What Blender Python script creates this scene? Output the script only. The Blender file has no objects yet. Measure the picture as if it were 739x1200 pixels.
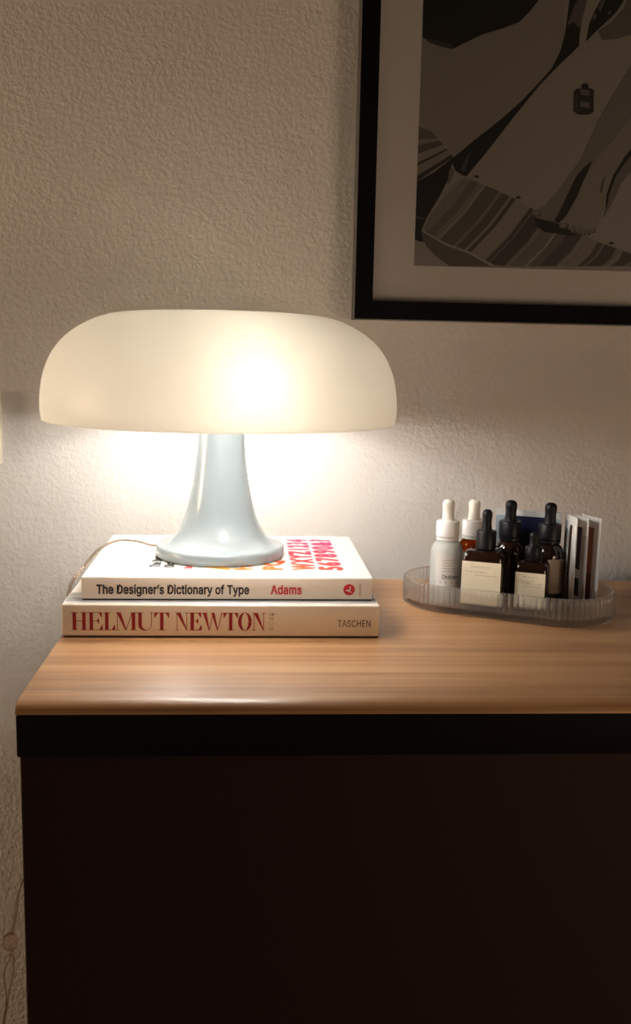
import bpy, bmesh, math, random
from math import sin, cos, pi, radians, atan, hypot
from mathutils import Matrix, Vector

random.seed(7)
scene = bpy.context.scene
col = scene.collection
T = 0.80                                     # height of the dresser top above the floor (m)

# ------------------------------------------------------------------ camera
FPX, CX, CY = 1150.0, 369.5, 600.0           # focal length / principal point of the 739x1200 frame
PITCH, YAW, ROLL = atan(179 / 1150.0), radians(3.75), 0.0205
CAM = Vector((0.0, 0.0, T + 0.232))
ROT = (Matrix.Rotation(-YAW, 3, 'Z') @ Matrix.Rotation(pi / 2 - PITCH, 3, 'X') @ Matrix.Rotation(ROLL, 3, 'Z'))
cd = bpy.data.cameras.new('camera')
cam = bpy.data.objects.new('camera', cd)
col.objects.link(cam)
cam.matrix_world = Matrix.Translation(CAM) @ ROT.to_4x4()
cd.sensor_fit = 'VERTICAL'
cd.sensor_height = 36.0
cd.sensor_width = 36.0
cd.lens = FPX / 1200.0 * 36.0
cd.clip_start = 0.01
scene.camera = cam

# ------------------------------------------------------------------ world, exposure
world = bpy.data.worlds.new('world')
scene.world = world
world.use_nodes = True
wb = world.node_tree.nodes['Background']
wb.inputs[0].default_value = (1.0, 0.68, 0.45, 1)
wb.inputs[1].default_value = 0.032           # a dark evening room
# added warm fill light, unseen to the left, to lift the far wall
ld = bpy.data.lights.new('left_fill', 'POINT')
ld.energy = 46.0
ld.color = (1.0, 0.72, 0.47)
ld.shadow_soft_size = 0.22
lo = bpy.data.objects.new('left_fill', ld)
lo.location = (-1.75, 0.66, T + 0.22)
col.objects.link(lo)
# added dim fill, unseen behind and right of the camera, brightens the right side
ld = bpy.data.lights.new('right_fill', 'POINT')
ld.energy = 12.5
ld.color = (1.0, 0.72, 0.48)
ld.shadow_soft_size = 0.25
lo = bpy.data.objects.new('right_fill', ld)
lo.location = (0.90, -0.20, T - 0.05)
col.objects.link(lo)
vs = scene.view_settings
vs.view_transform = 'Standard'
vs.look = 'None'
vs.gamma = 1.0
vs.use_curve_mapping = False
vs.exposure = 0.0
BULB = 116.0                                   # emission of the lamp's bulb
BULB_COLOR = (1.0, 0.965, 0.92)
cy = scene.cycles
cy.use_denoising = True
cy.max_bounces = 20
cy.diffuse_bounces = 10
cy.glossy_bounces = 8
cy.transmission_bounces = 16
cy.transparent_max_bounces = 16
cy.sample_clamp_indirect = 60.0
cy.blur_glossy = 0.6


# ------------------------------------------------------------------ helpers
def px_on_y(x, y, Y):
    """the point of the upright plane at depth Y that photo pixel (x, y) looks at"""
    d = ROT @ Vector(((x - CX) / FPX, -(y - CY) / FPX, -1.0))
    return CAM + d * ((Y - CAM.y) / d.y)


def link(o, parent=None):
    col.objects.link(o)
    if parent:
        o.parent = parent
    return o


def thing(name, label, cat, loc, rz=0.0, group=None):
    o = bpy.data.objects.new(name, None)
    o.empty_display_size = 0.02
    link(o)
    o.location = loc
    o.rotation_euler = (0, 0, rz)
    o['label'] = label
    o['category'] = cat
    if group:
        o['group'] = group
    return o


def obj(name, data, mats, parent=None, smooth=None, label=None):
    """data: a bmesh or (verts, faces); smooth: sharp-edge angle in degrees"""
    me = bpy.data.meshes.new(name)
    if isinstance(data, tuple):
        me.from_pydata([tuple(v) for v in data[0]], [], data[1])
    else:
        data.to_mesh(me)
        data.free()
    for m in (mats if isinstance(mats, (list, tuple)) else [mats]):
        me.materials.append(m)
    if smooth is not None:
        me.shade_smooth()
        me.set_sharp_from_angle(angle=radians(smooth))
    o = bpy.data.objects.new(name, me)
    link(o, parent)
    if label:
        o['label'] = label
    return o


def structure(o):
    o['kind'] = 'structure'
    return o


def box(x0, x1, y0, y1, z0, z1, bev=0.0, seg=3, bm=None):
    new = bm is None
    b = bmesh.new()
    bmesh.ops.create_cube(b, size=1.0)
    for v in b.verts:
        v.co = Vector((x0 + (v.co.x + .5) * (x1 - x0), y0 + (v.co.y + .5) * (y1 - y0), z0 + (v.co.z + .5) * (z1 - z0)))
    if bev > 0:
        bmesh.ops.bevel(b, geom=b.edges[:], offset=bev, segments=seg, profile=0.5, affect='EDGES')
    if new:
        return b
    join(bm, b)
    return bm


def join(dst, src):
    me = bpy.data.meshes.new('tmp')
    src.to_mesh(me)
    src.free()
    dst.from_mesh(me)
    bpy.data.meshes.remove(me)


def lathe(profile, n=64, closed=False):
    """revolve (r, z) points about Z; r = 0 points collapse to one vertex"""
    verts, faces, rings = [], [], []
    for r, z in profile:
        if r < 1e-7:
            rings.append([len(verts)])
            verts.append((0, 0, z))
        else:
            rings.append(list(range(len(verts), len(verts) + n)))
            verts += [(r * cos(2 * pi * i / n), r * sin(2 * pi * i / n), z) for i in range(n)]
    pairs = list(zip(rings, rings[1:])) + ([(rings[-1], rings[0])] if closed else [])
    for a, b in pairs:
        for i in range(n):
            j = (i + 1) % n
            if len(a) == 1 and len(b) == 1:
                continue
            if len(a) == 1:
                faces.append((a[0], b[j], b[i]))
            elif len(b) == 1:
                faces.append((a[i], a[j], b[0]))
            else:
                faces.append((a[i], a[j], b[j], b[i]))
    bm = bmesh.new()
    vv = [bm.verts.new(v) for v in verts]
    for f in faces:
        bm.faces.new([vv[i] for i in f])
    bmesh.ops.recalc_face_normals(bm, faces=bm.faces[:])
    return bm


def spline(pts, per=8):
    """Catmull-Rom through the points (any dimension)"""
    P = [Vector(p) for p in pts]
    P = [2 * P[0] - P[1]] + P + [2 * P[-1] - P[-2]]
    out = []
    for i in range(1, len(P) - 2):
        for k in range(per):
            t = k / per
            a, b, c, d = P[i - 1], P[i], P[i + 1], P[i + 2]
            out.append(0.5 * ((2 * b) + (c - a) * t + (2 * a - 5 * b + 4 * c - d) * t * t + (3 * b - a - 3 * c + d) * t ** 3))
    out.append(P[-2])
    return out


def tube(pts, r, n=8, bm=None):
    new = bm is None
    b = bm or bmesh.new()
    prev, up = None, Vector((0, 0, 1))
    rings = []
    for i, p in enumerate(pts):
        d = (pts[min(i + 1, len(pts) - 1)] - pts[max(i - 1, 0)]).normalized()
        s = d.cross(up)
        if s.length < 1e-3:
            s = d.cross(Vector((1, 0, 0)))
        s.normalize()
        u = s.cross(d).normalized()
        up = u
        rr = r(i / (len(pts) - 1)) if callable(r) else r
        rings.append([b.verts.new(p + s * rr * cos(2 * pi * k / n) + u * rr * sin(2 * pi * k / n)) for k in range(n)])
    for a, c in zip(rings, rings[1:]):
        for k in range(n):
            b.faces.new((a[k], a[(k + 1) % n], c[(k + 1) % n], c[k]))
    b.faces.new(rings[0][::-1])
    b.faces.new(rings[-1])
    bmesh.ops.recalc_face_normals(b, faces=b.faces[:])
    return b


FAT1 = tuple((.009 * cos(pi * k / 4), .006 * sin(pi * k / 4)) for k in range(8))
FAT2 = tuple((.072 * cos(pi * k / 4), .050 * sin(pi * k / 4)) for k in range(8))
_font = None
try:
    import os
    _font = bpy.data.fonts.load(os.path.join(bpy.utils.system_resource('DATAFILES'), 'fonts', 'Inter.woff2'))
except Exception:
    _font = None


def text_geo(s, bold=0.0, spacing=1.0, w=None, h=None, fat=(), plain=False):
    """lettering as (verts2d, faces), fitted to the box w x h with its lower left corner at the origin"""
    cu = bpy.data.curves.new('lettering', 'FONT')
    cu.body = s
    if _font and not plain:
        cu.font = _font
    cu.offset = bold
    cu.space_character = spacing
    cu.resolution_u = 5
    o = bpy.data.objects.new('lettering', cu)
    col.objects.link(o)
    dg = bpy.context.evaluated_depsgraph_get()
    dg.update()
    me = bpy.data.meshes.new_from_object(o.evaluated_get(dg))
    v = [(p.co.x, p.co.y) for p in me.vertices]
    f = [tuple(p.vertices) for p in me.polygons]
    bpy.data.objects.remove(o)
    bpy.data.curves.remove(cu)
    bpy.data.meshes.remove(me)
    if fat:                                        # heavier weight: the outline laid down again, nudged
        v, f = merge(*[([(p[0] + dx, p[1] + dy, i) for p in v], f) for i, (dx, dy) in enumerate(fat)])
    x0, x1 = min(p[0] for p in v), max(p[0] for p in v)
    y0, y1 = min(p[1] for p in v), max(p[1] for p in v)
    sx = (w / (x1 - x0)) if w else None
    sy = (h / (y1 - y0)) if h else None
    sx, sy = sx or sy, sy or sx
    return [((p[0] - x0) * sx, (p[1] - y0) * sy, p[2] if len(p) > 2 else 0) for p in v], f


def on_plane(geo, o, u, v):
    o, u, v = Vector(o), Vector(u), Vector(v)
    n = u.cross(v)
    return [o + u * p[0] + v * p[1] + n * (p[2] * .00003) for p in geo[0]], geo[1]


def merge(*gs):
    V, F = [], []
    for v, f in gs:
        k = len(V)
        V += list(v)
        F += [tuple(i + k for i in q) for q in f]
    return V, F


# ------------------------------------------------------------------ materials
def mat(name, color=(.8, .8, .8), rough=.5, **kw):
    m = bpy.data.materials.new(name)
    m.use_nodes = True
    b = m.node_tree.nodes['Principled BSDF']
    b.inputs['Base Color'].default_value = (*color, 1)
    b.inputs['Roughness'].default_value = rough
    for k, v in kw.items():
        b.inputs[k.replace('_', ' ')].default_value = v
    return m


def nodes_of(m):
    nt = m.node_tree
    return nt.nodes, nt.links, nt.nodes['Principled BSDF']


def add_bump(m, layers, dist=.001, vec_scale=None):
    """layers: (noise scale, detail, weight)"""
    n, l, b = nodes_of(m)
    tc = n.new('ShaderNodeTexCoord')
    src = tc.outputs['Object']
    if vec_scale:
        mp = n.new('ShaderNodeMapping')
        mp.inputs['Scale'].default_value = vec_scale
        l.new(src, mp.inputs[0])
        src = mp.outputs[0]
    last = None
    for sc, det, wt in layers:
        t = n.new('ShaderNodeTexNoise')
        t.inputs['Scale'].default_value = sc
        t.inputs['Detail'].default_value = det
        l.new(src, t.inputs['Vector'])
        mu = n.new('ShaderNodeMath')
        mu.operation = 'MULTIPLY_ADD'
        mu.inputs[1].default_value = wt
        mu.inputs[2].default_value = 0
        l.new(t.outputs[0], mu.inputs[0])
        if last:
            l.new(last, mu.inputs[2])
        last = mu.outputs[0]
    bp = n.new('ShaderNodeBump')
    bp.inputs['Strength'].default_value = 1.0
    bp.inputs['Distance'].default_value = dist
    l.new(last, bp.inputs['Height'])
    l.new(bp.outputs[0], b.inputs['Normal'])
    return m


M = {}
M['wall'] = add_bump(mat('wall_paint', (.76, .73, .695), .75), [(190, 4, 1.0), (520, 2, .4), (45, 3, .6)], .0011)
M['floor'] = add_bump(mat('floor_wood', (.22, .14, .08), .5), [(30, 4, 1)], .0005, (1, 14, 14))


def wood():
    m = mat('oak_laminate', (.5, .3, .16), .36)
    n, l, b = nodes_of(m)
    tc = n.new('ShaderNodeTexCoord')
    mp = n.new('ShaderNodeMapping')
    mp.inputs['Scale'].default_value = (1.6, 46, 46)
    l.new(tc.outputs['Object'], mp.inputs[0])
    t1 = n.new('ShaderNodeTexNoise')
    t1.inputs['Scale'].default_value = 1.0
    t1.inputs['Detail'].default_value = 5
    t1.inputs['Roughness'].default_value = .55
    l.new(mp.outputs[0], t1.inputs['Vector'])
    mp2 = n.new('ShaderNodeMapping')
    mp2.inputs['Scale'].default_value = (6, 420, 420)
    l.new(tc.outputs['Object'], mp2.inputs[0])
    t2 = n.new('ShaderNodeTexNoise')
    t2.inputs['Scale'].default_value = 1.0
    t2.inputs['Detail'].default_value = 3
    l.new(mp2.outputs[0], t2.inputs['Vector'])
    ad = n.new('ShaderNodeMath')
    ad.operation = 'MULTIPLY_ADD'
    ad.inputs[1].default_value = .45
    l.new(t2.outputs[0], ad.inputs[0])
    l.new(t1.outputs[0], ad.inputs[2])
    r = n.new('ShaderNodeValToRGB')
    r.color_ramp.elements[0].position = .51
    r.color_ramp.elements[0].color = (.27, .130, .056, 1)
    r.color_ramp.elements[1].position = .93
    r.color_ramp.elements[1].color = (.54, .310, .150, 1)
    e = r.color_ramp.elements.new(.71)
    e.color = (.42, .215, .097, 1)
    l.new(ad.outputs[0], r.inputs[0])
    l.new(r.outputs[0], b.inputs['Base Color'])
    bp = n.new('ShaderNodeBump')
    bp.inputs['Strength'].default_value = .5
    bp.inputs['Distance'].default_value = .0004
    l.new(ad.outputs[0], bp.inputs['Height'])
    l.new(bp.outputs[0], b.inputs['Normal'])
    return m


M['wood'] = wood()
M['black_band'] = mat('black_edge_band', (.006, .004, .005), .6, Specular_IOR_Level=.1)
M['carcass'] = add_bump(mat('dark_brown_board', (.028, .013, .012), .65, Specular_IOR_Level=.15), [(60, 3, 1)], .0002)


def shade_mat():
    m = bpy.data.materials.new('opal_shade')
    m.use_nodes = True
    n, l = m.node_tree.nodes, m.node_tree.links
    n.remove(n['Principled BSDF'])
    out = n['Material Output']
    tr = n.new('ShaderNodeBsdfTranslucent')
    tr.inputs[0].default_value = (.85, .81, .73, 1)
    df = n.new('ShaderNodeBsdfDiffuse')
    df.inputs[0].default_value = (.78, .76, .72, 1)
    mx = n.new('ShaderNodeMixShader')
    mx.inputs[0].default_value = .355
    l.new(df.outputs[0], mx.inputs[1])
    l.new(tr.outputs[0], mx.inputs[2])
    gl = n.new('ShaderNodeBsdfGlossy')
    gl.inputs['Roughness'].default_value = .35
    m2 = n.new('ShaderNodeMixShader')
    m2.inputs[0].default_value = .03
    l.new(mx.outputs[0], m2.inputs[1])
    l.new(gl.outputs[0], m2.inputs[2])
    l.new(m2.outputs[0], out.inputs[0])
    return m


def emit_mat(name, color, strength):
    m = bpy.data.materials.new(name)
    m.use_nodes = True
    n, l = m.node_tree.nodes, m.node_tree.links
    n.remove(n['Principled BSDF'])
    e = n.new('ShaderNodeEmission')
    e.inputs[0].default_value = (*color, 1)
    e.inputs[1].default_value = strength
    l.new(e.outputs[0], n['Material Output'].inputs[0])
    return m


def glass_mat(name, color, rough=0.0, ior=1.45, clear=0.0):
    """refracting glass; clear mixes in straight-through transparency (thin walls let most light pass)"""
    m = bpy.data.materials.new(name)
    m.use_nodes = True
    n, l = m.node_tree.nodes, m.node_tree.links
    n.remove(n['Principled BSDF'])
    g = n.new('ShaderNodeBsdfGlass')
    g.inputs['Color'].default_value = (*color, 1)
    g.inputs['Roughness'].default_value = rough
    g.inputs['IOR'].default_value = ior
    out = n['Material Output'].inputs[0]
    if clear > 0:
        t = n.new('ShaderNodeBsdfTransparent')
        t.inputs[0].default_value = (*color, 1)
        mx = n.new('ShaderNodeMixShader')
        mx.inputs[0].default_value = clear
        l.new(g.outputs[0], mx.inputs[1])
        l.new(t.outputs[0], mx.inputs[2])
        l.new(mx.outputs[0], out)
    else:
        l.new(g.outputs[0], out)
    return m



def ribbed_glass():
    """clear pressed glass: mirror-like glints by Fresnel over clear, with a share of true refraction"""
    m = bpy.data.materials.new('ribbed_clear_glass')
    m.use_nodes = True
    n, l = m.node_tree.nodes, m.node_tree.links
    n.remove(n['Principled BSDF'])
    t = n.new('ShaderNodeBsdfTransparent')
    t.inputs[0].default_value = (.985, .98, .97, 1)
    gl = n.new('ShaderNodeBsdfGlossy')
    gl.inputs['Roughness'].default_value = .05
    lw = n.new('ShaderNodeLayerWeight')
    lw.inputs[0].default_value = .5
    pw = n.new('ShaderNodeMath'); pw.operation = 'POWER'
    pw.inputs[1].default_value = 4.0
    l.new(lw.outputs['Facing'], pw.inputs[0])
    fr = n.new('ShaderNodeMath'); fr.operation = 'MULTIPLY_ADD'
    fr.inputs[1].default_value = .40; fr.inputs[2].default_value = .12
    l.new(pw.outputs[0], fr.inputs[0])
    a = n.new('ShaderNodeMixShader')
    l.new(fr.outputs[0], a.inputs[0]); l.new(t.outputs[0], a.inputs[1]); l.new(gl.outputs[0], a.inputs[2])
    g = n.new('ShaderNodeBsdfGlass')
    g.inputs['Color'].default_value = (.985, .98, .97, 1)
    g.inputs['IOR'].default_value = 1.42
    mx = n.new('ShaderNodeMixShader')
    mx.inputs[0].default_value = .45
    l.new(a.outputs[0], mx.inputs[1]); l.new(g.outputs[0], mx.inputs[2])
    df = n.new('ShaderNodeBsdfDiffuse')
    df.inputs[0].default_value = (.92, .92, .90, 1)
    m3 = n.new('ShaderNodeMixShader')
    m3.inputs[0].default_value = .06
    l.new(mx.outputs[0], m3.inputs[1]); l.new(df.outputs[0], m3.inputs[2])
    l.new(m3.outputs[0], n['Material Output'].inputs[0])
    return m


M['shade'] = shade_mat()
M['bulb_weak'] = emit_mat('bulb_glow_weaker', BULB_COLOR, BULB * .45)
M['bulb_front'] = emit_mat('bulb_glow_stronger', BULB_COLOR, BULB * .58)
M['bulb_top'] = emit_mat('bulb_glow_upright', BULB_COLOR, BULB * .9)
M['lamp_white'] = mat('glossy_pale_blue_white_plastic', (.29, .345, .37), .22, Coat_Weight=.3, Coat_Roughness=.08)
M['socket'] = mat('white_socket', (.75, .75, .73), .4)
M['cord'] = glass_mat('clear_cord', (.80, .74, .68), .05, 1.35, .35)
M['clear_plastic'] = glass_mat('clear_plastic', (.93, .88, .84), .08, 1.4, .35)
M['metal'] = mat('small_metal', (.7, .68, .66), .25, Metallic=1.0)
M['paper'] = add_bump(mat('pages', (.80, .76, .68), .8), [(1.0, 2, 1)], .0004, (2, 2, 1400))
M['dd_cover'] = mat('white_cover', (.66, .645, .615), .42)
M['dd_spine'] = mat('beige_spine', (.90, .81, .71), .5)
M['hn_jacket'] = mat('champagne_jacket', (.90, .80, .68), .32, Metallic=.12)
M['hn_cover'] = mat('pale_cover', (.66, .61, .57), .4)
M['hn_grey'] = mat('grey_cover_band', (.30, .30, .30), .45)
M['hn_board'] = mat('black_board', (.025, .02, .02), .5)
M['ink'] = mat('black_ink', (.012, .009, .012), .5)
M['ink_grey'] = mat('grey_ink', (.36, .31, .26), .5)
M['ink_soft'] = mat('soft_grey_ink', (.50, .46, .40), .6)
M['red'] = mat('red_ink', (.62, .018, .03), .5)
M['dark_red'] = mat('dark_red_ink', (.36, .012, .018), .45)
M['white_ink'] = mat('white_ink', (.88, .84, .82), .5)
M['frame_black'] = mat('black_frame', (.005, .005, .007), .6, Specular_IOR_Level=.08)
M['frame_side'] = mat('black_frame_lit_side', (.10, .095, .09), .5)  # light caught by the black frame's outer sides, put into a paler grey
M['mat_board'] = mat('white_mat_board', (.74, .70, .68), .85)
M['pane'] = None
M['switch'] = mat('cream_plastic', (.86, .80, .66), .35)
M['amber'] = glass_mat('amber_glass', (.62, .22, .045), .02, 1.48)
M['dark_amber'] = mat('dark_amber_glass', (.024, .009, .005), .08, Coat_Weight=.5, Coat_Roughness=.05, Transmission_Weight=.25)
M['frosted'] = mat('frosted_glass', (.76, .785, .765), .42, Transmission_Weight=.40)
M['rubber_black'] = mat('black_rubber', (.008, .008, .011), .45, Specular_IOR_Level=.25)
M['plastic_black'] = mat('black_plastic', (.009, .009, .012), .40, Specular_IOR_Level=.25)
M['rubber_white'] = mat('ivory_rubber', (.80, .76, .69), .5)
M['plastic_white'] = mat('white_plastic', (.84, .83, .83), .35)
M['label_cream'] = mat('cream_label', (.90, .85, .67), .6)
M['label_white'] = mat('white_label', (.82, .81, .79), .55)
M['label_beige'] = mat('beige_label', (.42, .33, .26), .6)
M['tray'] = ribbed_glass()


def pane_mat():
    m = bpy.data.materials.new('picture_glass')
    m.use_nodes = True
    n, l = m.node_tree.nodes, m.node_tree.links
    n.remove(n['Principled BSDF'])
    t = n.new('ShaderNodeBsdfTransparent')
    g = n.new('ShaderNodeBsdfGlossy')
    g.inputs['Roughness'].default_value = .02
    fr = n.new('ShaderNodeFresnel')
    fr.inputs[0].default_value = 1.3
    mx = n.new('ShaderNodeMixShader')
    l.new(fr.outputs[0], mx.inputs[0])
    l.new(t.outputs[0], mx.inputs[1])
    l.new(g.outputs[0], mx.inputs[2])
    l.new(mx.outputs[0], n['Material Output'].inputs[0])
    return m


M['pane'] = pane_mat()


def alphabet_mat():
    """printed gradient on the cover: yellow-orange, red, magenta"""
    m = mat('printed_gradient_ink', (1, .4, .05), .5)
    n, l, b = nodes_of(m)
    tc = n.new('ShaderNodeTexCoord')
    sp = n.new('ShaderNodeSeparateXYZ')
    l.new(tc.outputs['Object'], sp.inputs[0])
    a = n.new('ShaderNodeMath'); a.operation = 'MULTIPLY_ADD'      # x from -.04 .. .083
    a.inputs[1].default_value = 3.5; a.inputs[2].default_value = -.36
    l.new(sp.outputs[0], a.inputs[0])
    c = n.new('ShaderNodeMath'); c.operation = 'MULTIPLY_ADD'      # y from .03 .. .18
    c.inputs[1].default_value = 3.6
    l.new(sp.outputs[1], c.inputs[0]); l.new(a.outputs[0], c.inputs[2])
    r = n.new('ShaderNodeValToRGB')
    els = r.color_ramp.elements
    els[0].position = .10; els[0].color = (.66, .32, .015, 1)
    els[1].position = 1.0; els[1].color = (.44, .008, .16, 1)
    for p, cc in ((.36, (.64, .16, .012, 1)), (.52, (.60, .018, .018, 1)), (.75, (.58, .006, .075, 1))):
        e = els.new(p); e.color = cc
    l.new(c.outputs[0], r.inputs[0])
    l.new(r.outputs[0], b.inputs['Base Color'])
    return m


M['gradient'] = alphabet_mat()

# ------------------------------------------------------------------ the room
WALL_Y = 1.08
structure(obj('wall_back', box(-2.2, 2.4, WALL_Y, WALL_Y + .12, 0, 2.6), M['wall']))
structure(obj('floor', box(-2.2, 2.4, -1.6, WALL_Y, -.05, 0), M['floor']))


# ------------------------------------------------------------------ dresser
def dresser():
    t = thing('dresser', 'dresser with light oak top, rounded front edge and dark brown body', 'dresser', (-.157, .64, 0))
    x1 = 1.25                                     # local: x along the wall, y back from the nose
    # worktop: profile with a rounded nose, extruded along x
    prof = []
    rt, th, dp = .0125, .038, .384
    for k in range(9):
        a = pi / 2 * k / 8
        prof.append((rt - rt * sin(a), -rt * .62 + rt * .62 * cos(a)))
    tw = .0082
    prof += [(dp, -tw), (dp, 0)]
    n = len(prof)
    V, F = [], []
    for x in (0, x1):
        V += [(x, y, T + z) for y, z in prof]
    for i in range(n):
        j = (i + 1) % n
        F.append((i, j, n + j, n + i))
    F += [tuple(range(n))[::-1], tuple(range(n, 2 * n))]
    bm = bmesh.new()
    vv = [bm.verts.new(v) for v in V]
    for f in F:
        bm.faces.new([vv[i] for i in f])
    bmesh.ops.recalc_face_normals(bm, faces=bm.faces[:])
    obj('top', bm, M['wood'], t, smooth=40, label='light oak laminate top with rounded nose')
    obj('edge_band', box(.0002, x1, .0003, .018, T - th, T - tw, .0012, 2), M['black_band'], t, smooth=40, label='black front edge band under the oak nose')
    obj('side_band', box(.0002, .018, .018, dp, T - th, T - tw), M['black_band'], t)
    obj('sub_top', box(.018, x1, .018, dp, T - th, T - tw), M['carcass'], t)
    z1 = T - th
    obj('side_panel', box(.0015, .0195, .0222, dp - .004, .0, z1, .0008, 1), M['carcass'], t)
    obj('side_panel', box(x1 - .0195, x1 - .0015, .0222, dp - .004, .0, z1, .0008, 1), M['carcass'], t)
    obj('front_panel', box(.0015, x1 - .0015, .004, .022, .0, z1, .0008, 1), M['carcass'], t)
    obj('back_panel', box(.0195, x1 - .0195, dp - .012, dp - .004, .0, z1), M['carcass'], t)


dresser()

# ------------------------------------------------------------------ framed picture on the wall
PRINT_Y = 1.064


def picture():
    x0, x1, z0, z1 = .1052, .6052, T + .275, T + .975
    yf, yb = 1.045, WALL_Y - .0006
    t = thing('framed_picture', 'black framed black-and-white photograph of feet on a striped cushion', 'picture', (x0, yb, z0))
    w, h, d, fw = x1 - x0, z1 - z0, yb - yf, .0188
    # frame as four mitred bars, each its own part
    corners_o = [(0, 0), (w, 0), (w, h), (0, h)]
    corners_i = [(fw, fw), (w - fw, fw), (w - fw, h - fw), (fw, h - fw)]
    for k in range(4):
        a, b = corners_o[k], corners_o[(k + 1) % 4]
        c, e = corners_i[(k + 1) % 4], corners_i[k]
        V = [(p[0], y, p[1]) for y in (-d, 0) for p in (a, b, c, e)]
        F = [(0, 1, 2, 3), (7, 6, 5, 4), (0, 4, 5, 1), (1, 5, 6, 2), (2, 6, 7, 3), (3, 7, 4, 0)]
        bm = bmesh.new()
        vv = [bm.verts.new(v) for v in V]
        for i, f in enumerate(F):
            fc = bm.faces.new([vv[q] for q in f])
            fc.material_index = 1 if i == 2 else 0
        bmesh.ops.recalc_face_normals(bm, faces=bm.faces[:])
        obj('frame_bar', bm, [M['frame_black'], M['frame_side']], t)
    obj('backing_board', box(.006, w - .006, -.006, -.001, .006, h - .006), M['mat_board'], t)
    # mat board with a window cut in it: four strips would show seams, so one ring
    px0, pz0 = .1690 - x0, T + .3325 - z0
    px1, pz1 = w - px0, h - pz0 - .01
    ym = PRINT_Y - .0012 - yb
    V = [(fw - .002, ym, fw - .002), (w - fw + .002, ym, fw - .002), (w - fw + .002, ym, h - fw + .002), (fw - .002, ym, h - fw + .002),
         (px0, ym, pz0), (px1, ym, pz0), (px1, ym, pz1), (px0, ym, pz1)]
    V += [(x, y + .0018, z) for x, y, z in V]
    F = []
    for k in range(4):
        j = (k + 1) % 4
        F += [(k, j, 4 + j, 4 + k), (8 + 4 + k, 8 + 4 + j, 8 + j, 8 + k), (4 + k, 4 + j, 12 + j, 12 + k), (k + 8, j + 8, j, k)]
    bm = bmesh.new()
    vv = [bm.verts.new(v) for v in V]
    for f in F:
        bm.faces.new([vv[i] for i in f])
    bmesh.ops.recalc_face_normals(bm, faces=bm.faces[:])
    obj('mat_board', bm, M['mat_board'], t)
    obj('glass_pane', box(fw - .003, w - fw + .003, -d + .010, -d + .012, fw - .003, h - fw + .003), M['pane'], t)

    # the print: flat shapes of a monochrome photograph, traced on its plane
    origin = Vector((x0, yb, z0))
    mats, index, polys = [], {}, []

    def ink(v):
        if v not in index:
            index[v] = len(mats)
            mats.append(mat('print_tone_%02d' % len(mats), (v, v * .90, v * .84), .6))
        return index[v]

    def poly(pts, v):
        polys.append(([px_on_y(x, y, PRINT_Y) - origin for x, y in pts], ink(v)))

    gnd = .30
    polys.append(([Vector((a, PRINT_Y - yb, b)) for a, b in ((px0 - .004, pz0 - .004), (px1 + .004, pz0 - .004), (px1 + .004, pz1 + .004), (px0 - .004, pz1 + .004))], ink(gnd)))
    # paving left of the dark diagonal
    poly([(480, 140), (484, -180), (650, -180), (662, 44), (646, 80), (610, 118), (557, 163), (530, 184), (520, 166), (505, 154)], .27)
    # dark mass at the top and its small lit rim
    poly([(496, -120), (495, 44), (512, 52), (530, 57.5), (545, 50), (566, 40), (590, 33), (608, 26), (620, 14), (636, -6), (660, -120)], .006)
    poly([(495.5, 44), (506, 46), (520, 49), (531, 53), (528, 57.5), (514, 54), (503, 50)], .045)
    # diagonal dark gap
    poly([(528, 187), (557, 163), (585, 141), (610, 119), (630, 98), (646, 80), (656, 60), (662, 38), (668, -10), (700, -120), (720, -120), (690, -10),
          (682, 20), (679, 40), (678, 54), (668, 64), (659, 72), (632, 100), (601, 138), (571, 177), (546, 207), (541, 205), (533, 200)], .005)
    poly([(664, 30), (672, 8), (682, -10), (690, -12), (684, 14), (679, 34), (672, 26)], .10)
    poly([(539, 199), (545, 186), (551, 178), (548, 190), (544, 202)], .06)
    # dark wedge (cloth folds) at the top right
    poly([(686, 49), (690, 28), (697, 12), (706, -4), (716, -60), (748, -60), (730, 2), (722, 14), (712, 24), (700, 35)], .006)
    poly([(700, 10), (706, -2), (709, 0), (703, 14)], .10)
    poly([(694, 22), (697, 16), (699, 18), (696, 24)], .12)
    poly([(712, 16), (714, 12), (716, 14), (713, 18)], .12)
    # bench slab shade at the right
    poly([(700, 36), (716, 26), (730, 10), (760, -60), (860, -60), (860, 60), (742, 40), (720, 46), (705, 47)], .13)
    # left cushion
    quads = [(.13, 0), (.24, .24), (.10, .34), (.27, .50), (.05, .66), (.24, .72), (.03, .90)]
    L0, L1 = [(490, 148), (487.5, 213)], [(507, 155), (531, 184)]
    for i, (v, s) in enumerate(quads):
        e = quads[i + 1][1] if i + 1 < len(quads) else 1.0
        P = lambda a, k: (a[0][0] + (a[1][0] - a[0][0]) * k, a[0][1] + (a[1][1] - a[0][1]) * k)
        poly([P(L0, s), P(L1, s), P(L1, e), P(L0, e)], v)
    poly([(487.5, 213), (508, 202), (531, 184), (528, 198), (524, 212), (516, 228), (504, 248), (495, 266), (494, 272), (496, 284), (485, 281)], .006)
    poly([(486.8, 252), (492, 254), (498, 256), (497, 258), (491, 257), (486.7, 255)], .07)
    poly([(526, 200), (533, 196), (531, 206), (524, 217)], .15)
    # striped seat cushion
    top = [(537, 212), (544, 208), (558, 213), (578.5, 221.5), (603, 233), (620, 243), (660, 264), (698, 283), (713, 288), (739, 297), (800, 322), (880, 355)]
    seam = [(494, 270), (522, 286), (550, 296), (578.5, 312)]
    poly([(494, 270), (500, 254), (518, 231), (531, 216), (537, 212), (544, 208)] + top[2:10] + [(776, 312), (579, 312)] + seam[::-1][1:3], .20)

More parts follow.
